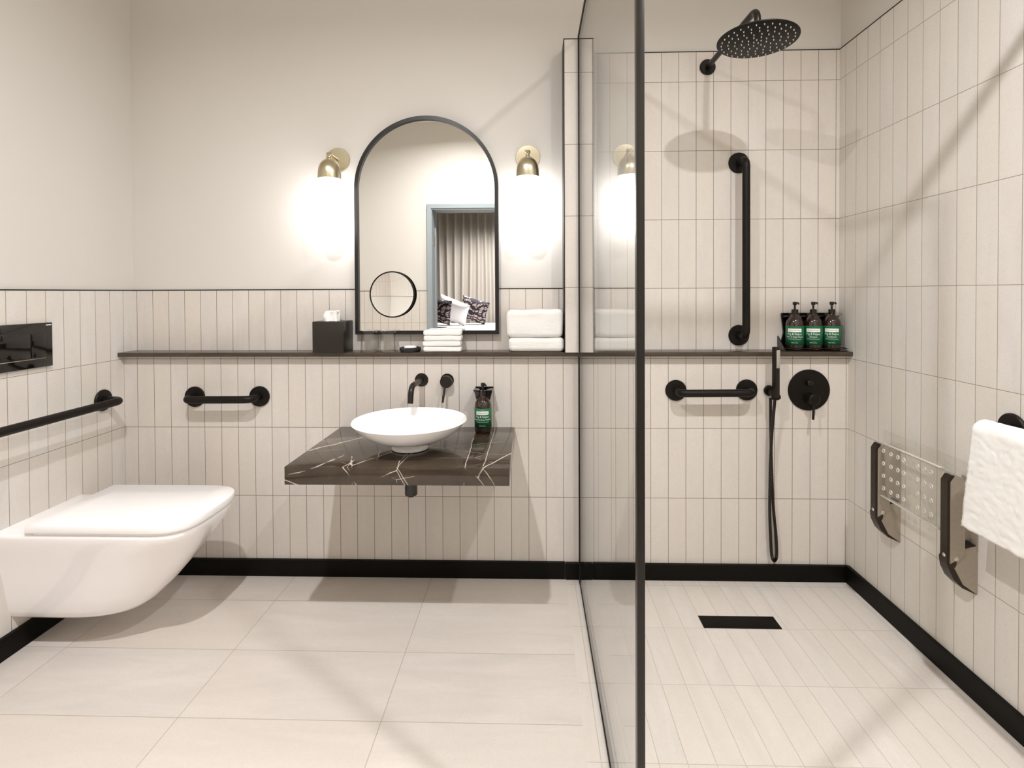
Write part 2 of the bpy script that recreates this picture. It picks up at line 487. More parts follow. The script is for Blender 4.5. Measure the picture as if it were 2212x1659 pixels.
# black skirting
SK = .072
struct('baseboard_back', [box(-1.807, .138, 2.300, YL + .001, 0, SK, .001), box(.1405, .2225, 2.2975, YL + .001, 0, SK - .002, .001), box(.225, 1.343, 2.300, YL + .001, 0, SK - .003, .001)], M_skirt)
struct('baseboard_left', box(-1.808, -1.793, YF, 2.300, 0, SK + .004, .001), M_skirt)
struct('baseboard_right', box(1.329, 1.344, YF, 2.300, 0, SK + .002, .001), M_skirt)
struct('baseboard_front', [box(-1.793, DX0 - .042, YF - .001, YF + .012, 0, SK, .001), box(DX1 + .042, 1.329, YF - .001, YF + .012, 0, SK, .001)], M_skirt)
# doorway casing
struct('door_1', [
    box(DX0 - .042, DX0, YF - .001, YF + .014, 0, DZ + .042, .002), box(DX1, DX1 + .042, YF - .001, YF + .014, 0, DZ + .042, .002),
    box(DX0, DX1, YF - .001, YF + .014, DZ, DZ + .042, .002),
    box(DX0 - .002, DX0 + .006, YF - .215, YF + .004, 0, DZ + .0, .001), box(DX1 - .012, DX1 + .002, YF - .215, YF + .004, 0, DZ, .001),
    box(DX0, DX1, YF - .215, YF + .004, DZ - .012, DZ + .002, .001),
    box(DX0 + .004, DX0 + .016, YF - .215, YF - .155, 0, DZ - .012, .001),
    box(DX0 + .0055, DX0 + .009, YF - .14, YF - .05, 1.70, 1.80, mi=1), box(DX0 + .0055, DX0 + .009, YF - .14, YF - .05, .25, .35, mi=1)],
    [M_door, M_steel])

# ------------------------------------------------------------------ bedroom seen through the doorway, in the mirror
BY = -5.5
struct('wall_bedroom_back', box(-3.4, 2.2, BY - .35, BY - .25, -.1, 3.0), M_bedwall)
struct('wall_bedroom_left', box(-3.4, -3.3, BY - .3, YF - .2, -.1, 3.0), M_bedwall)
struct('wall_bedroom_right', box(2.1, 2.2, BY - .3, YF - .2, -.1, 3.0), M_bedwall)
struct('ceiling', box(-3.4, 2.2, BY - .35, YF - .2, 2.9, 3.0), M_ceil)
struct('floor', box(-3.4, 2.2, BY - .35, YF - .2, -.05, 0), M_carpet)
def curt(u, v):
    x = -2.7 + 3.9 * u
    a = .055 + .01 * math.sin(x * 3.1)
    ph = x * 2 * PI / .15 + .5 * math.sin(x * 5)
    return (x + .012 * math.sin(v * 4 + x * 7), BY + a * math.sin(ph) * (1 - .25 * v) + .01 * math.sin(3 * v + x * 4), .03 + 2.72 * v)
cu = mesh('curtain', grid(curt, 620, 8), M_curtain, origin=(-.7, BY, 0), label='floor length pleated taupe curtain in the bedroom, seen in the arched mirror', cat='curtain', ang=80)
so = cu.modifiers.new('thick', 'SOLIDIFY'); so.thickness = .004
bed = thing('bed', 'white made-up bed in front of the taupe curtain, seen in the mirror', 'bed', (-1.0, -4.4, 0))
mesh('bed_base', box(-2.4, -.1, -5.25, -3.62, .05, .32, .02), M_wood, bed)
mesh('mattress', box(-2.4, -.1, -5.25, -3.62, .33, .57, .05, seg=4), M_linen, bed)
def duvet(u, v):
    x = -2.32 + 2.26 * u; y = -5.27 + 1.68 * v
    e = min(u, 1 - u, v, 1 - v)
    return (x, y, .60 + .05 * min(1, e * 14) ** .5 + .012 * noise.noise(Vector((x * 3, y * 3, 0))))
dv = mesh('duvet', grid(duvet, 60, 40), M_linen, bed, ang=80)
so = dv.modifiers.new('thick', 'SOLIDIFY'); so.thickness = .05; so.offset = 0
def cushion(name, w_, h_, t_, mat, loc, rot, label, group=None):
    vs = []; n = 24
    def f(u, v, s):
        a, b = u * 2 - 1, v * 2 - 1
        e = max(0, (1 - a ** 4) * (1 - b ** 4)) ** .55
        pinch = 1 - .07 * (1 - abs(b)) * 0 - .06 * (a * a) * (1 - b * b) - .06 * (b * b) * (1 - a * a)
        return Vector((a * w_ / 2 * pinch, s * t_ / 2 * e, b * h_ / 2 * pinch))
    g1 = grid(lambda u, v: f(u, v, 1), n, n); g2 = grid(lambda u, v: f(u, v, -1), n, n)
    o = mesh(name, [g1, g2], mat, origin=(0, 0, 0), label=label, cat='cushion' if 'cushion' in name else 'pillow', group=group, ang=80)
    o.location = loc; o.rotation_euler = rot
    return o
cushion('cushion', .50, .42, .20, M_pillow, (-1.02, -4.66, .93), (-.2, .28, .15), 'dark leaf patterned cushion leaning at the right end of the pillow row')
cushion('cushion', .50, .42, .20, M_pillow, (-1.55, -4.02, .95), (-.2, .2, .3), 'dark patterned cushion cut by the door frame, left of the white pillow')
cushion('pillow', .60, .40, .18, M_linen, (-1.36, -4.42, .94), (-.2, .35, .3), 'plain white pillow between the two dark patterned cushions')
lb = bpy.data.lights.new('bedroom_fill', 'AREA'); lb.energy = BED_W; lb.shape = 'RECTANGLE'; lb.size = 1.2; lb.size_y = .6; lb.spread = 2.2; lb.color = (.99, .975, 1)
lbt = thing('bedroom_fill_lamp', 'added unseen fill lamp in the bedroom behind the camera', 'lamp', (-.7, -4.5, 2.88))  # unseen fitting, added to brighten the bedroom and the light through the doorway
mesh('fill_panel', box(-1.3, -.1, -4.8, -4.2, 2.87, 2.899, .005), M_white, lbt)
lbo = bpy.data.objects.new('fill_light', lb); COL.objects.link(lbo); lbo.parent = lbt; lbo.location = (0, 0, -.03)

# ================================================================== DOWNLIGHTS (recessed lamps in the ceiling)
def downlight(x, y, label, energy=DOWN_W):
    t = thing('recessed_downlight', label, 'ceiling light', (x, y, CEIL), 'recessed ceiling downlights')
    mesh('trim_ring', lathe([(.030, -.001), (.045, -.001), (.045, -.006), (.040, -.008), (.030, -.004)], (x, y, CEIL), n=40), M_white, t)
    mesh('lens', cyl((x, y, CEIL - .003), .030, .002, n=40, bev=.0005), M_lens, t)
    l = bpy.data.lights.new('downlight_lamp', 'AREA'); l.shape = 'DISK'; l.size = .06; l.spread = 2.75; l.energy = energy; l.color = (.985, .975, 1.0)
    o = bpy.data.objects.new('downlight_lamp', l); COL.objects.link(o); o.parent = t; o.location = (0, 0, -.009)
    return t
downlight(-.58, .48, 'recessed downlight over the toilet and basin side of the room')
downlight(.86, .51, 'recessed downlight over the shower side of the room', 20.0)

# ================================================================== LEDGE, VANITY
mesh('wall_ledge', box(-1.807, 1.343, 2.279, 2.384, LEDGE - .018, LEDGE, .0012), M_ledge, origin=(-.2, 2.33, LEDGE - .018),
     label='long brown stone ledge running across the whole back wall', cat='shelf')
CT, CB = .656, .595
vt = thing('vanity_counter', 'thick floating dark brown veined marble counter under the basin', 'countertop', (-.458, 2.05, CB))
mesh('counter_slab', box(-.838, -.078, 1.775, 2.315, CB, CT, .002), M_marble, vt)
bx, by = -.460, 1.992
ba = thing('wash_basin', 'round shallow white ceramic vessel basin on the marble counter', 'basin', (bx, by, CT))
prof = [(0, 0), (.060, 0), (.068, .003), (.068, .012), (.062, .020), (.072, .024), (.11, .034), (.155, .054), (.190, .080), (.211, .104), (.2135, .1075), (.211, .1105),
        (.207, .1085), (.185, .084), (.15, .062), (.10, .045), (.05, .036), (0, .034)]
mesh('bowl', lathe(prof, (bx, by, CT), n=96), M_ceramic, ba, ang=60)
mesh('drain_cover', lathe([(0, .0345), (.026, .035), (.028, .0375), (.024, .0405), (0, .041)], (bx, by, CT), n=40), M_ceramic, ba)
mesh('drain_slot', lathe([(.028, .0352), (.031, .0355), (.031, .0362), (.028, .0368)], (bx, by, CT), n=40), M_black, ba)
mesh('waste_pipe', lathe([(0, -.175), (.016, -.175), (.0225, -.170), (.0235, -.165), (.0235, -.056), (0, -.056)], (bx + .005, by - .01, CT), n=32), M_gloss_black, vt)
# spout
sp = thing('basin_spout', 'bent black wall mounted basin spout left of the mixer lever', 'tap', (-.482, YL, .862))
mesh('wall_flange', cyl((-.482, YL - .006, .862), .029, .006, (0, 1, 0), .0015), M_black2, sp)
pts = fillet([(-.482, YL - .004, .862), (-.490, 2.150, .862), (-.491, 2.135, .795)], .04, 12)
mesh('spout_tube', tube(pts, .0115, 24), M_black2, sp)
mx = thing('basin_mixer', 'round black wall mounted basin mixer with a thin lever', 'tap', (-.370, YL, .860))
mesh('wall_flange', cyl((-.370, YL - .006, .860), .029, .006, (0, 1, 0), .0015), M_black2, mx)
mesh('mixer_body', cyl((-.370, YL - .042, .858), .0255, .037, (0, 1, 0), .002), M_black2, mx)
mesh('lever', tube([(-.372, YL - .030, .850), (-.375, YL - .036, .835), (-.381, YL - .060, .774)], .0048, 14), M_black2, mx)

# ------------------------------------------------------------------ bottles
def bottle(name, x, y, z, lines, label, group=None, turn=0.0):
    t = thing(name, label, 'soap bottle', (x, y, z), group)
    R = .0355
    mesh('bottle_body', lathe([(0, .001), (.030, 0), (.0345, .003), (R, .010), (R, .112), (.033, .124), (.025, .138), (.015, .148), (.0125, .152), (.0125, .158), (0, .158)], (x, y, z), n=48), M_amber, t)
    lb_ = mesh('paper_label', grid(lambda u, v: (x + (R + .0004) * math.sin((u - .5) * 4.6), y - (R + .0004) * math.cos((u - .5) * 4.6), z + .022 + .082 * v), 48, 1), M_label, t)
    so = lb_.modifiers.new('thick', 'SOLIDIFY'); so.thickness = .0003
    bnd = mesh('white_band', grid(lambda u, v: (x + (R + .0010) * math.sin((u - .5) * 1.55), y - (R + .0010) * math.cos((u - .5) * 1.55), z + .078 + .0145 * v), 16, 1), M_white, lb_)
    mesh('grey_rule', grid(lambda u, v: (x + (R + .0014) * math.sin((u - .5) * 1.25), y - (R + .0014) * math.cos((u - .5) * 1.25), z + .0845 + .0022 * v), 14, 1), M_grey, lb_)
    yy = .066
    for i, (s, size) in enumerate(lines):
        text_mesh('lettering', s, size, M_white, lb_, (x, y, z + yy), R + .0004)
        yy -= size * 1.0 if i != len(lines) - 2 else .016
    mesh('pump_collar', cyl((x, y, z + .152), .0135, .022, bev=.002, n=28), M_gloss_black, t)
    mesh('pump_stem', cyl((x, y, z + .172), .0042, .026, n=16), M_gloss_black, t)
    mesh('pump_head', [cyl((x, y, z + .192), .0088, .014, bev=.002, n=24), tube([(x, y, z + .201), (x + .012, y - .018, z + .202), (x + .015, y - .023, z + .197)], .0035, 12)], M_gloss_black, t)
    t.rotation_euler[2] = turn
    return t
SM = [('with fig leaf and fruit extracts', .0042), ('500ml 16.9 fl oz', .0040)]
bottle('soap_bottle', -.2075, 2.238, CT, [('Fig & Feijoa', .0112), ('Hand & Body Wash', .0078)] + SM, 'dark amber pump bottle with green label standing on the marble counter')
hb = thing('bottle_holder', 'black wall bracket gripping the pump bottle above the counter', 'bracket', (-.2075, YL, .80))
mesh('back_plate', prism([(-.2475, .848), (-.1675, .848), (-.180, .800), (-.185, .785), (-.230, .785), (-.235, .800)], 'xz', 2.300, 2.315, .002), M_gloss_black, hb).location.z = -.014
mesh('collar_arm', [prism([(-.2475, .846), (-.224, .843), (-.221, .80), (-.2355, .800)], 'xz', 2.244, 2.302, .002), prism([(-.1675, .846), (-.191, .843), (-.194, .80), (-.1795, .800)], 'xz', 2.244, 2.302, .002),
                   prism([(-.2475, .842), (-.2475, .847), (-.222, .846), (-.222, .840)], 'xz', 2.226, 2.25, .001), prism([(-.1675, .842), (-.1675, .847), (-.193, .846), (-.193, .840)], 'xz', 2.226, 2.25, .001)], M_gloss_black, hb).location.z = -.014
BYY, BG = 2.332, 'three pump bottles in the shower rack'
bottle('soap_bottle', 1.1275, BYY, LEDGE + .004, [('Fig & Feijoa', .0112), ('Hair & Body Wash', .0078)] + SM, 'leftmost of the three green labelled pump bottles in the black shower rack', BG, -.46)
bottle('soap_bottle', 1.2055, BYY, LEDGE + .004, [('Fig & Feijoa', .0112), ('Shampoo', .0078)] + SM, 'middle one of the three green labelled pump bottles in the black shower rack', BG, -.46)
bottle('soap_bottle', 1.2835, BYY, LEDGE + .004, [('Fig & Feijoa', .0112), ('Conditioner', .0078)] + SM, 'rightmost of the three green labelled pump bottles, nearest the shower corner', BG, -.48)
rk = thing('bottle_rack', 'black wall rack holding three pump bottles at the right end of the ledge', 'rack', (1.206, 2.38, LEDGE))
mesh('back_plate', prism([(1.082, .990), (1.330, .990), (1.330, 1.05), (1.318, 1.146), (1.092, 1.146), (1.090, 1.139), (1.100, 1.06)], 'xz', 2.374, 2.384, .001), M_gloss_black, rk)
mesh('tray', prism([(1.074, 2.382), (1.336, 2.382), (1.333, 2.300), (1.315, 2.290), (1.095, 2.290), (1.078, 2.300)], 'xy', LEDGE + .0003, LEDGE + .0038, .001), M_gloss_black, rk)
mesh('tray_lip', tube(fillet([(1.080, 2.375, .997), (1.080, 2.292, .997), (1.333, 2.292, .997), (1.333, 2.375, .997)], .02), .0016, 8), M_gloss_black, rk)
mesh('neck_bar', [box(1.095, 1.325, 2.350, 2.376, 1.128, 1.134, .001)], M_gloss_black, rk)
mesh('side_bracket', prism([(2.382, .988), (2.305, .988), (2.378, 1.045), (2.382, 1.045)], 'yz', 1.076, 1.079), M_gloss_black, rk)

# ================================================================== THINGS ON THE LEDGE
Z0 = LEDGE
tb = thing('tissue_box', 'square dark brown tissue box on the ledge left of the mirror', 'tissue box', (-.835, 2.318, Z0))
XB0, XB1, YB0, YB1 = -.940, -.805, 2.262, 2.362
# overhangs the front of the shallow ledge a little, as in the photo
mesh('box_shell', box(XB0, XB1, YB0, YB1 + .02, Z0, Z0 + .134, .002), M_leather, tb)
mesh('slot', cyl((-.868, 2.318, Z0 + .1342), .030, .0006, n=30, bev=.0002), M_gloss_black, tb)
def tis(u, v):
    a = u * 2 * PI; r = .036 * (1 - .30 * v) * (1 + .35 * noise.noise(Vector((math.cos(a) * 1.6, math.sin(a) * 1.6, v * 2))))
    if v > .95: r *= .05
    return (-.873 + r * 1.1 * math.cos(a) + .006 * v, 2.318 + r * .75 * math.sin(a), Z0 + .133 + .046 * math.sin(min(v * 1.3, 1) * PI / 2) - .03 * max(0, v - .7) + .010 * v * noise.noise(Vector((math.cos(a) * 3, math.sin(a) * 3, v * 5))))
mesh('tissue', [grid(tis, 40, 12)], M_tissue, tb, ang=80)
def tumbler(x, y, label):
    t = thing('tumbler', label, 'drinking glass', (x, y, Z0), 'upturned tumblers on the ledge')
    mesh('glass_wall', [lathe([(.0370, .0015), (.0385, .0005), (.0390, .002), (.0345, .078), (.0325, .078), (.0365, .004)], (x, y, Z0), n=48)], M_tumbler_wall, t, ang=60)
    mesh('thick_base', lathe([(0, .078), (.0345, .078), (.0340, .084), (.0325, .089), (.029, .0905), (0, .0895)], (x, y, Z0), n=48), M_tumbler, t, ang=60)
    mesh('rim', tube([(x + .0380 * math.cos(2 * PI * k / 48), y + .0380 * math.sin(2 * PI * k / 48), Z0 + .0018) for k in range(49)], .0013, 8, caps=False), M_tumbler, t)
    return t
tumbler(-.714, 2.327, 'upturned clear glass tumbler on the ledge, next to the tissue box')
tumbler(-.630, 2.327, 'upturned clear glass tumbler on the ledge, next to the soap dish')
sd = thing('soap_dish', 'round charcoal soap dish on the ledge below the mirror', 'soap dish', (-.531, 2.320, Z0))
mesh('dish', lathe([(0, 0), (.036, 0), (.044, .003), (.0465, .009), (.0460, .017), (.043, .019), (.040, .016), (.036, .011), (0, .009)], (-.531, 2.318, Z0), n=48), M_dish, sd)
mesh('soap_bar', lathe([(0, .0095), (.022, .0095), (.027, .013), (.027, .021), (.022, .0245), (0, .0255)], (-.531, 2.318, Z0), n=40), M_soap, origin=(-.531, 2.318, Z0 + .01), label='small round white soap lying in the charcoal dish', cat='soap')

def folded(name, x0, x1, y0, y1, z0, z1, layers, label, group, seed=0, jit=1.0, sag=0.0):
    n = 26; nz = 16
    bm = bmesh.new(); bmesh.ops.create_cube(bm, size=2)
    bmesh.ops.subdivide_edges(bm, edges=bm.edges[:], cuts=n, use_grid_fill=True)
    hx, hy, hz = (x1 - x0) / 2, (y1 - y0) / 2, (z1 - z0) / 2
    r = min(hz * .75, .020)
    for v in bm.verts:
        c = v.co.copy(); p = Vector((c.x * hx, c.y * hy, c.z * hz))
        q = Vector((max(-hx + r, min(hx - r, p.x)), max(-hy + r, min(hy - r, p.y)), max(-hz + r, min(hz - r, p.z))))
        d = p - q
        if d.length > 1e-6: p = q + d.normalized() * min(r, r)
        gz = (p.z + hz) / (2 * hz) * layers
        gr = abs(gz - round(gz))
        if 0 < round(gz) < layers:
            g = max(0, 1 - gr / .22) ** 2
            if abs(c.x) > .98: p.x -= math.copysign(.0055 * g, p.x)
            if c.y < -.98 and layers > 2: p.y += .003 * g
        s = Vector((p.x * 14 + seed * 7, p.y * 14, p.z * 20))
        nn = Vector((noise.noise(s), noise.noise(s + Vector((9, 0, 0))), noise.noise(s + Vector((0, 9, 0))))) * .0035 * jit
        f = Vector((p.x * 160 + seed, p.y * 160, p.z * 160))
        nf = Vector((noise.noise(f), noise.noise(f + Vector((5, 0, 0))), noise.noise(f + Vector((0, 5, 0))))) * .0011 * jit
        if c.z < -.99: nn.z = 0; nf.z = 0
        p += nn + nf
        if c.z > 0: p.z += sag * (c.x * .5) * c.z * .004
        v.co = p + Vector(((x0 + x1) / 2, (y0 + y1) / 2, (z0 + z1) / 2))
        v.co.z = max(v.co.z, z0)
    return mesh(name, bm_out(bm), M_towel, origin=((x0 + x1) / 2, (y0 + y1) / 2, z0), label=label, cat='towel', group=group, ang=80)
wz = Z0 + .0005
wl = ['small white face towel at the bottom of the stack of four', 'small white face towel second from the bottom of the stack of four',
      'small white face towel third from the bottom of the stack of four', 'small white face towel on top of the stack of four']
for i in range(4):
    dx = (.0, -.002, .001, .0005)[i]
    folded('face_towel', -.468 + dx, -.305 + dx, 2.283, 2.346, wz + i * .0238, wz + (i + 1) * .0238 - .0002, 1 if i < 3 else 1, wl[i], 'folded face towels on the ledge', i, .8)
folded('bath_towel', -.101, .137, 2.283, 2.381, wz, wz + .0615, 1, 'folded white bath towel lying on the ledge under a thicker one', 'folded bath towels on the ledge', 11, .8)
folded('bath_towel', -.108, .134, 2.281, 2.381, wz + .062, wz + .180, 1, 'thick folded white bath towel on top of the pair beside the tiled pier', 'folded bath towels on the ledge', 17, 1.0, .8)

# ================================================================== MIRROR
mr = thing('arched_mirror', 'tall arched mirror in a thin black frame above the ledge', 'mirror', (-.465, 2.384, 1.057))
def arch(hw, z0, ztop, n=48):
    zc = ztop - hw
    return [(-.465 - hw, z0)] + [(-.465 + hw * math.cos(PI - PI * k / n), zc + hw * math.sin(PI * k / n)) for k in range(n + 1)] + [(-.465 + hw, z0)]
hw = .319
o_, i_ = arch(hw, 1.057, 2.019), arch(hw - .016, 1.057 + .016, 2.019 - .016)
vs = []; fs = []; n = len(o_)
yF, yB = 2.350, 2.384
for (a, b) in o_: vs += [Vector((a, yF, b)), Vector((a, yB, b))]
for (a, b) in i_: vs += [Vector((a, yF, b)), Vector((a, yB, b))]
for k in range(n):
    k2 = (k + 1) % n; O = 2 * n
    fs += [[2 * k, 2 * k2, O + 2 * k2, O + 2 * k], [2 * k, 2 * k + 1, 2 * k2 + 1, 2 * k2], [O + 2 * k, O + 2 * k2, O + 2 * k2 + 1, O + 2 * k + 1], [2 * k + 1, O + 2 * k + 1, O + 2 * k2 + 1, 2 * k2 + 1]]
mesh('frame', (vs, fs, 0), M_frame, mr)
mesh('mirror_glass', prism(i_, 'xz', 2.361, 2.367), M_mirror, mr, smooth=False)
mg = thing('magnifying_mirror', 'small round magnifying mirror with black rim stuck on the arched mirror', 'mirror', (-.617, 2.352, 1.234))
def mgdisc(R0, dep, zoff):
    # a shallow concave dish facing the room
    prof = [(0, 0)] + [(R0 * k / 16, dep * (k / 16) ** 2) for k in range(1, 17)]
    return prof
tilt = Vector((-.085, -1, .0)).normalized()
cm = Vector((-.617, 2.353, 1.234))
mesh('mirror_glass', lathe(mgdisc(.098, .0060, 0), cm, tilt, 64), M_mirror, mg, ang=80)
mesh('rim', tube([cm + tilt * .0055 + (frame_of(tilt)[1] * math.cos(2 * PI * k / 64) + frame_of(tilt)[2] * math.sin(2 * PI * k / 64)) * .100 for k in range(65)], .0032, 10, caps=False), M_black, mg)
mesh('back_shell', lathe([(0, -.004), (.060, .0), (.100, .0045)], cm, tilt, 64), M_black, mg)
mesh('suction_mount', cyl((-.617, 2.3575, 1.234), .02, .0033, (0, 1, 0), .002), M_black, mg)

# ================================================================== SCONCES
def sconce(x, label):
    t = thing('wall_sconce', label, 'wall lamp', (x, 2.390, 1.84), 'brass wall lamps beside the mirror')
    mesh('wall_plate', lathe([(0, 0), (.054, 0), (.0545, .004), (.053, .008), (0, .010)], (x, 2.391, 1.838), (0, -1, 0), 64), M_brass, t)
    y = 2.285
    mesh('arm', tube(fillet([(x, 2.384, 1.838), (x, y, 1.838), (x, y, 1.812)], .018), .006, 16), M_brass, t)
    mesh('knuckle', [lathe([(0, .0), (.010, .001), (.012, .006), (.010, .012), (0, .013)], (x, y, 1.829), n=24), cyl((x - .012, y, 1.840), .005, .024, (1, 0, 0), n=16)], M_brass, t)
    mesh('bell_shade', lathe([(.0085, 1.826), (.0095, 1.820), (.013, 1.816), (.028, 1.808), (.039, 1.794), (.0455, 1.776), (.0485, 1.755), (.0490, 1.730),
                              (.0475, 1.730), (.047, 1.755), (.044, 1.776), (.037, 1.792), (.026, 1.804), (.0085, 1.810)], (x, y, 0), n=56), M_brass, t)
    mesh('opal_glass', lathe([(0, 1.485), (.022, 1.486), (.038, 1.494), (.0445, 1.508), (.046, 1.525), (.046, 1.735), (.044, 1.76), (0, 1.765)], (x, y, 0), n=48), M_opal, t)
    return t
sconce(-.868, 'brushed brass wall lamp with opal glass left of the arched mirror')
sconce(-.016, 'brushed brass wall lamp with opal glass right of the arched mirror')

# ================================================================== GRAB RAILS
def rail(name, p0, p1, nrm, label, off=.085, cat='grab rail', ends=(1, 1)):
    p0, p1, nrm = Vector(p0), Vector(p1), Vector(nrm)
    t = thing(name, label, cat, p0)
    for e, p in zip(ends, (p0, p1)):
        if e: mesh('wall_flange', lathe([(0, 0), (.0435, 0), (.0450, .002), (.0450, .006), (.042, .010), (.018, .011), (0, .011)], p, nrm, 48), M_black, t)
    pts = fillet([p0 + nrm * .006, p0 + nrm * off, p1 + nrm * off, p1 + nrm * .006], .055, 12)
    mesh('bar', tube(pts, .0160, 24), M_black, t)
    return t
rail('grab_rail', (-1.487, YL, .787), (-1.198, YL, .789), (0, -1, 0), 'short horizontal black grab rail on the back wall above the toilet', .075)
rail('grab_rail', (.616, YL, .817), (.916, YL, .819), (0, -1, 0), 'short horizontal black grab rail in the shower, left of the hand shower', .075)
rail('grab_rail', (.908, YU, 1.803), (.909, YU, 1.048), (0, -1, 0), 'tall vertical black grab rail on the shower back wall', .085)
rail('grab_rail', (XL, 2.194, .795), (XL, 1.30, .795), (1, 0, 0), 'long black grab rail on the left wall beside the toilet', .085)
rail('grab_rail', (XR, 1.530, .852), (XR, .85, .852), (-1, 0, 0), 'black grab rail on the right wall under the hanging towel', .090)

# hanging towel over the right wall rail
def hang(u, v):
    # u along the rail (y), v along the profile: back bottom -> over -> front bottom
    L_back, L_front, R_ = .20, .275, .027
    tot = L_back + PI * R_ + L_front; s = v * tot
    xc, zc = XR - .090, .852
    if s < L_back: x, z = xc + R_, zc - (L_back - s)
    elif s < L_back + PI * R_:
        a = (s - L_back) / R_; x, z = xc + R_ * math.cos(a), zc + R_ * math.sin(a)
    else: x, z = xc - R_, zc - (s - L_back - PI * R_)
    dn = max(0, (s - L_back) / (tot - L_back))
    y = 1.512 - .58 * u + .028 * dn * (1 if u < .5 else -1) * (1 - 2 * min(u, 1 - u))
    f = .0020 * noise.noise(Vector((y * 90, z * 90, v * 9))) + .0020 * noise.noise(Vector((y * 9, z * 9, v)))
    x -= .012 * dn + f * (1 if s > L_back else .3)
    if u in (0, 1): y += .003 * noise.noise(Vector((z * 160, v * 60, 3)))
    return (x, y, z + .003 * noise.noise(Vector((y * 40, 0, v * 2))) - .018 * u * (1 if v > .5 else 0) * dn * 0)
tw = mesh('hanging_towel', grid(hang, 90, 110), M_towel, origin=(XR - .09, 1.3, .60), label='white bath towel hanging over the black rail on the right wall', cat='towel', ang=80)
so = tw.modifiers.new('thick', 'SOLIDIFY'); so.thickness = .011; so.offset = 0

# ================================================================== SHOWER
sh = thing('rain_shower', 'large round black rain shower head on a bent wall arm', 'shower head', (.775, YU, 2.222))
mesh('wall_flange', cyl((.772, YU - .010, 2.222), .034, .010, (0, 1, 0), .003), M_black, sh)
HX, HY, HZ = .790, 1.905, 2.118
pts = fillet([(.772, YU - .004, 2.222), (HX, HY + .0, 2.228), (HX, HY, HZ + .018)], .075, 16)
mesh('arm', tube(pts, .0115, 24), M_black2, sh)
axis = Vector((.02, .03, 1)).normalized()
hd = mesh('spray_disc', [lathe([(0, -.004), (.131, -.004), (.134, -.002), (.134, .001), (.130, .004), (.03, .008), (.016, .020), (0, .020)], (HX, HY, HZ), axis, 72)], M_black, sh)
noz = []
for ri, (rr, cnt) in enumerate(((.118, 30), (.096, 24), (.074, 18), (.052, 13), (.031, 8), (.012, 4))):
    for k in range(cnt):
        a = 2 * PI * k / cnt + ri * .2
        _, u_, v_ = frame_of(axis)
        c_ = Vector((HX, HY, HZ)) + (u_ * math.cos(a) + v_ * math.sin(a)) * rr - axis * .004
        noz.append(lathe([(0, -.005), (.0012, -.005), (.0021, -.001), (.0021, .0005), (0, .0005)], c_, axis, 10))
nz = mesh('spray_nozzles', noz, M_nozzle, hd)

mp = thing('shower_mixer', 'large round black shower mixer plate with knob and lever', 'shower mixer', (1.178, YL, .819))
mesh('wall_plate', cyl((1.178, YL - .007, .819), .0875, .007, (0, 1, 0), .002, n=72), M_black, mp)
mesh('diverter_knob', cyl((1.172, YL - .034, .852), .0125, .028, (0, 1, 0), .003, n=28), M_black2, mp)
mesh('mixer_knob', cyl((1.176, YL - .060, .787), .0235, .054, (0, 1, 0), .004, n=36), M_black, mp)
mesh('lever', tube([(1.172, YL - .052, .775), (1.170, YL - .058, .745), (1.165, YL - .064, .706)], .0048, 14), M_black, mp)
hs = thing('hand_shower', 'slim black stick hand shower on a wall holder with hanging hose', 'hand shower', (1.013, YL, .817))
mesh('wall_holder', [cyl((1.010, YL - .014, .817), .0225, .014, (0, 1, 0), .003, n=36), tube([(1.010, YL - .010, .817), (1.006, YL - .05, .808), (1.004, YL - .075, .803)], .011, 18),
                     cyl((1.004, 2.238, .792), .0150, .024, bev=.002, n=28), cyl((1.010, 2.236, .804), .010, .012, (1, 0, 0), .002, n=20)], M_black, hs)
g = box(-.0112, .0112, -.0112, .0112, .803, 1.012, .003)
rz = Matrix.Rotation(-1.10, 3, 'Z')
stick = ([rz @ v + Vector((1.003, 2.232, 0)) for v in g[0]], g[1], 0)
st_o = mesh('handset', stick, M_black2, hs)
g = box(.0110, .0128, -.0100, .0100, .925, .999, .0008)
mesh('spray_face', ([rz @ v + Vector((1.003, 2.232, 0)) for v in g[0]], g[1], 0), M_spray, st_o)
hose = [Vector((1.002, 2.238, .795)), Vector((.998, 2.262, .60)), Vector((1.000, 2.280, .35)), Vector((1.006, 2.285, .20)), Vector((1.012, 2.286, .12)), Vector((1.022, 2.286, .098)), Vector((1.032, 2.286, .12)),
        Vector((1.030, 2.287, .20)), Vector((1.018, 2.290, .35)), Vector((1.010, 2.292, .60)), Vector((1.008, 2.292, .79))]
def catmull(P, per=40):
    out = []
    for i in range(len(P) - 1):
        a = P[max(i - 1, 0)]; b = P[i]; c = P[i + 1]; d = P[min(i + 2, len(P) - 1)]
        for k in range(per):
            t = k / per
            out.append(.5 * ((2 * b) + (c - a) * t + (2 * a - 5 * b + 4 * c - d) * t * t + (3 * b - a - 3 * c + d) * t ** 3))
    out.append(P[-1]); return out
hp = catmull(hose, 44)
mesh('hose', tube(hp, lambda i: .0066 if i % 2 else .0056, 12), M_black2, hs, ang=80)

# floor drain
dr = thing('floor_drain', 'long black tile insert drain in the shower floor', 'drain', (.771, 2.012, 0))
mesh('drain_frame', box(.629, .913, 1.976, 2.050, .0003, .0022, .0004), M_black, dr)
mesh('drain_cover', box(.633, .909, 1.980, 2.046, .0018, .0032, .0004), M_skirt, dr)

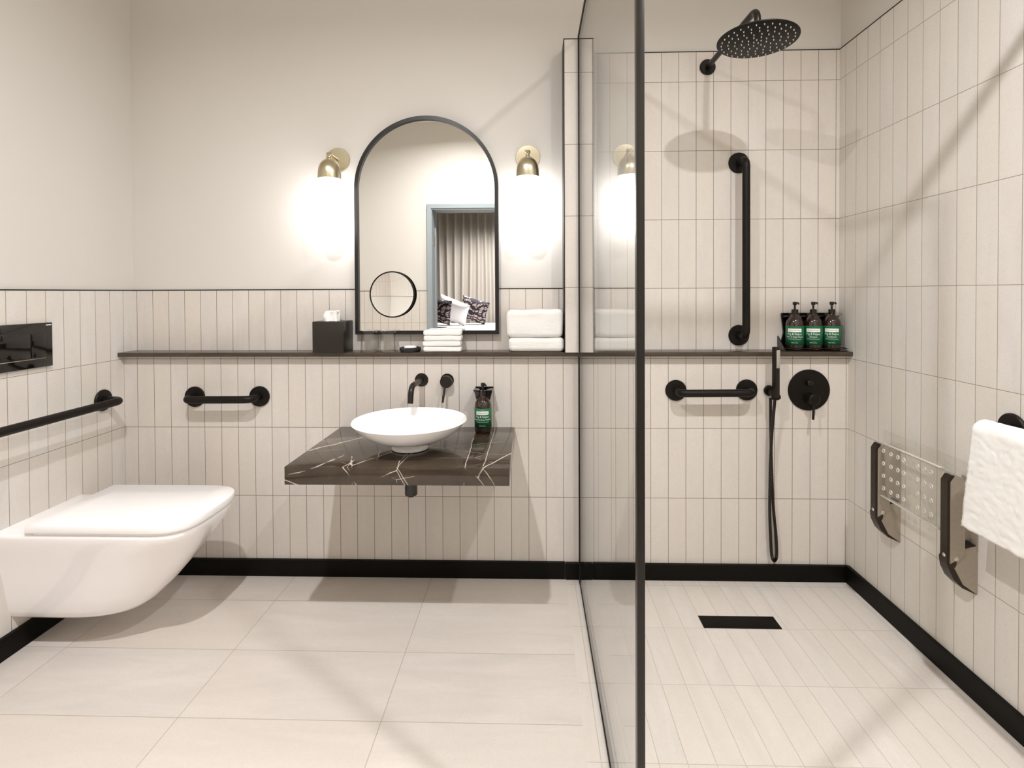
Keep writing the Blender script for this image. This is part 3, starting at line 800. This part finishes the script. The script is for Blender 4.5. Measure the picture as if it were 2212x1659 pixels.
# glass screen
GX = .2035; GY0 = 1.02; GZ1 = 2.318
gs = thing('shower_screen', 'frameless glass shower screen with thin black channels and front post', 'shower screen', (GX, 1.64, 0))
mesh('glass_panel', box(GX - .005, GX + .005, GY0 + .004, 2.268, .006, GZ1 - .006), M_glass, gs, smooth=False)
mesh('wall_channel', [box(GX - .0075, GX + .0075, 2.250, 2.2705, LEDGE + .002, GZ1, .0008), box(GX - .0075, GX + .0075, 2.262, 2.2955, .002, LEDGE - .020, .0008)], M_black, gs)
mesh('floor_channel', box(GX - .0065, GX + .0065, GY0, 2.295, .0005, .012, .0005), M_black, gs)
mesh('top_channel', box(GX - .0075, GX + .0075, GY0 - .002, 2.2705, GZ1 - .016, GZ1, .001), M_black, gs)
mesh('front_post', box(GX - .0075, GX + .0075, GY0 - .012, GY0 + .008, .0005, GZ1, .001), M_black2, gs)
mesh('support_bar', box(GX + .0078, XR - .001, 1.092, 1.107, GZ1 - .022, GZ1 - .002, .001), M_black, gs)

# ================================================================== FOLDING SEAT
fs_ = thing('folding_shower_seat', 'folded up clear acrylic shower seat on two steel wall brackets', 'shower seat', (XR, 1.83, .33))
def holes():
    bm = bmesh.new()
    return bm
bd = mesh('seat_board', box(1.262, 1.273, 1.690, 1.975, .500, .690, .002), M_board, fs_)
ring0 = None
for zi in range(4):
    for yi in (1.955, 1.915, 1.880, 1.850, 1.785, 1.755, 1.725):
        c_ = Vector((1.2612, yi, .530 + zi * .045))
        if ring0 is None:
            ring0 = mesh('drain_hole', tube([c_ + Vector((0, math.cos(2 * PI * k / 18), math.sin(2 * PI * k / 18))) * .0060 for k in range(19)], .0020, 8, caps=False), M_acr_edge, bd, ang=80)
            first = c_
        else:
            q = ring0.copy(); COL.objects.link(q); q.parent = bd; q.location = Vector(ring0.location) + (c_ - first)
mesh('edge_glow_strip', box(1.2605, 1.2745, 1.692, 1.973, .4965, .500, .0008), M_acr_edge, bd)  # near-white strip imitating light gathered along the lower edge of the board
mesh('edge_glow_strip', box(1.2605, 1.2745, 1.692, 1.973, .690, .692, .0006), M_acr_edge, bd)  # same along the upper edge, glow put into the colour
mesh('back_board', box(1.300, 1.306, 1.60, 2.02, .665, .725, .002), M_board, fs_)
for (ya, yb) in ((1.984, 2.014), (1.645, 1.675)):
    arm = mesh('arm', [prism([(1.252, .412), (1.256, .402), (1.276, .402), (1.280, .412), (1.280, .670), (1.272, .682), (1.264, .682), (1.252, .664)], 'xz', ya, yb, .001),
                       ], [M_steel_dark], fs_)
    mesh('side_plate', prism([(1.2585, .415), (1.302, .440), (1.302, .665), (1.292, .677), (1.272, .681), (1.2585, .662)], 'xz', ya - .0025, ya - .0003, 0), M_steel, arm)
    mesh('bolt', [cyl((1.247, ya + .010, .438), .006, .006, (1, 0, 0), .002, n=18)], M_chrome, arm)
    br = mesh('wall_bracket', prism([(1.3425, .470), (1.292, .458), (1.268, .440), (1.258, .420), (1.262, .392), (1.276, .362), (1.300, .338), (1.3425, .318)], 'xz', ya + .004, yb + .014, .001), M_steel_dark, fs_)
    mesh('side_plate', prism([(1.342, .468), (1.292, .456), (1.272, .440), (1.272, .405), (1.300, .350), (1.342, .320)], 'xz', ya + .0015, ya + .0038, 0), M_steel, br)
    mesh('wall_plate', box(1.3385, 1.3428, ya + .0, yb + .03, .45, .665, .001), M_steel, br)
    mesh('bolt', [cyl((1.278, ya - .004, .430), .007, .006, (0, 1, 0), .002, n=18)], M_chrome, br)

# ================================================================== TOILET
TYC = 1.905
to = thing('toilet', 'white wall hung toilet with closed square lid on the left wall', 'toilet', (XL, TYC, 0))
def outline(z, xf, w_, rx, n_=3.0, m=40, yc=TYC, x0=XL, chamf=0):
    out = []
    xc = xf - rx
    out.append(Vector((x0, yc + w_, z)))
    for k in range(5): out.append(Vector((x0 + (xc - x0) * (k + 1) / 6, yc + w_, z)))
    for k in range(m + 1):
        t = PI / 2 - PI * k / m
        c, s = math.cos(t), math.sin(t)
        out.append(Vector((xc + rx * abs(c) ** (2 / n_), yc + w_ * math.copysign(abs(s) ** (2 / n_), s), z)))
    for k in range(5): out.append(Vector((x0 + (xc - x0) * (5 - k) / 6, yc - w_, z)))
    out.append(Vector((x0, yc - w_, z)))
    return out
def loft(levels, cap=True):
    vs = []; fs = []; n = len(levels[0])
    for L in levels: vs += L
    for i in range(len(levels) - 1):
        for k in range(n):
            k2 = (k + 1) % n
            fs.append([i * n + k, i * n + k2, (i + 1) * n + k2, (i + 1) * n + k])
    if cap: fs.append(list(range(n))[::-1]); fs.append([(len(levels) - 1) * n + k for k in range(n)])
    return vs, fs, 0
LV = [(.112, -1.47, .085, .20), (.116, -1.425, .105, .21), (.128, -1.395, .118, .22), (.150, -1.365, .126, .23), (.20, -1.315, .136, .24), (.26, -1.262, .146, .25), (.32, -1.212, .158, .25),
      (.37, -1.178, .170, .24), (.405, -1.157, .180, .19), (.425, -1.150, .184, .17), (.433, -1.149, .184, .17), (.438, -1.153, .181, .17), (.440, -1.160, .176, .17)]
mesh('pan', loft([outline(z, xf, w_, rx, 2.5 + .9 * max(0, (z - .30) / .14)) for z, xf, w_, rx in LV]), M_ceramic, to, ang=50)
def slab(z0, z1, xf, w_, x0, b=.004, rx=.165):
    return loft([outline(z0, xf - b, w_ - b, rx, 3.4, x0=x0 + b), outline(z0 + b * .4, xf - b * .3, w_ - b * .3, rx, 3.4, x0=x0 + b * .3), outline(z0 + b, xf, w_, rx, 3.4, x0=x0),
                 outline(z1 - b, xf, w_, rx, 3.4, x0=x0), outline(z1 - b * .4, xf - b * .3, w_ - b * .3, rx, 3.4, x0=x0 + b * .3), outline(z1, xf - b, w_ - b, rx, 3.4, x0=x0 + b)])
mesh('seat', slab(.4405, .4455, -1.150, .182, -1.66, .0015), M_seat, to, ang=50)
mesh('lid', slab(.4470, .4760, -1.142, .190, -1.685, .004), M_seat, to, ang=50)
for hy in (TYC - .08, TYC + .05): mesh('hinge', cyl((-1.70, hy, .450), .010, .03, (0, 1, 0), .002, n=20), M_seat, to)

fp = thing('flush_plate', 'gloss black dual flush plate on the left wall above the toilet', 'flush plate', (XL, 1.828, 1.055))
mesh('plate', box(XL, XL + .012, 1.704, 1.952, .975, 1.137, .002), M_gloss_black, fp)
for (ya, yb) in ((1.733, 1.861), (1.8635, 1.921)):
    mesh('flush_button', box(XL + .010, XL + .0155, ya, yb, 1.013, 1.103, .0015), M_gloss_black, fp)
mesh('bright_rule', box(XL + .0115, XL + .0150, 1.733, 1.921, 1.0065, 1.0095), M_chrome, fp)
mesh('logo_bar', box(XL + .0115, XL + .0128, 1.925, 1.947, 1.1265, 1.1300), M_white, fp)
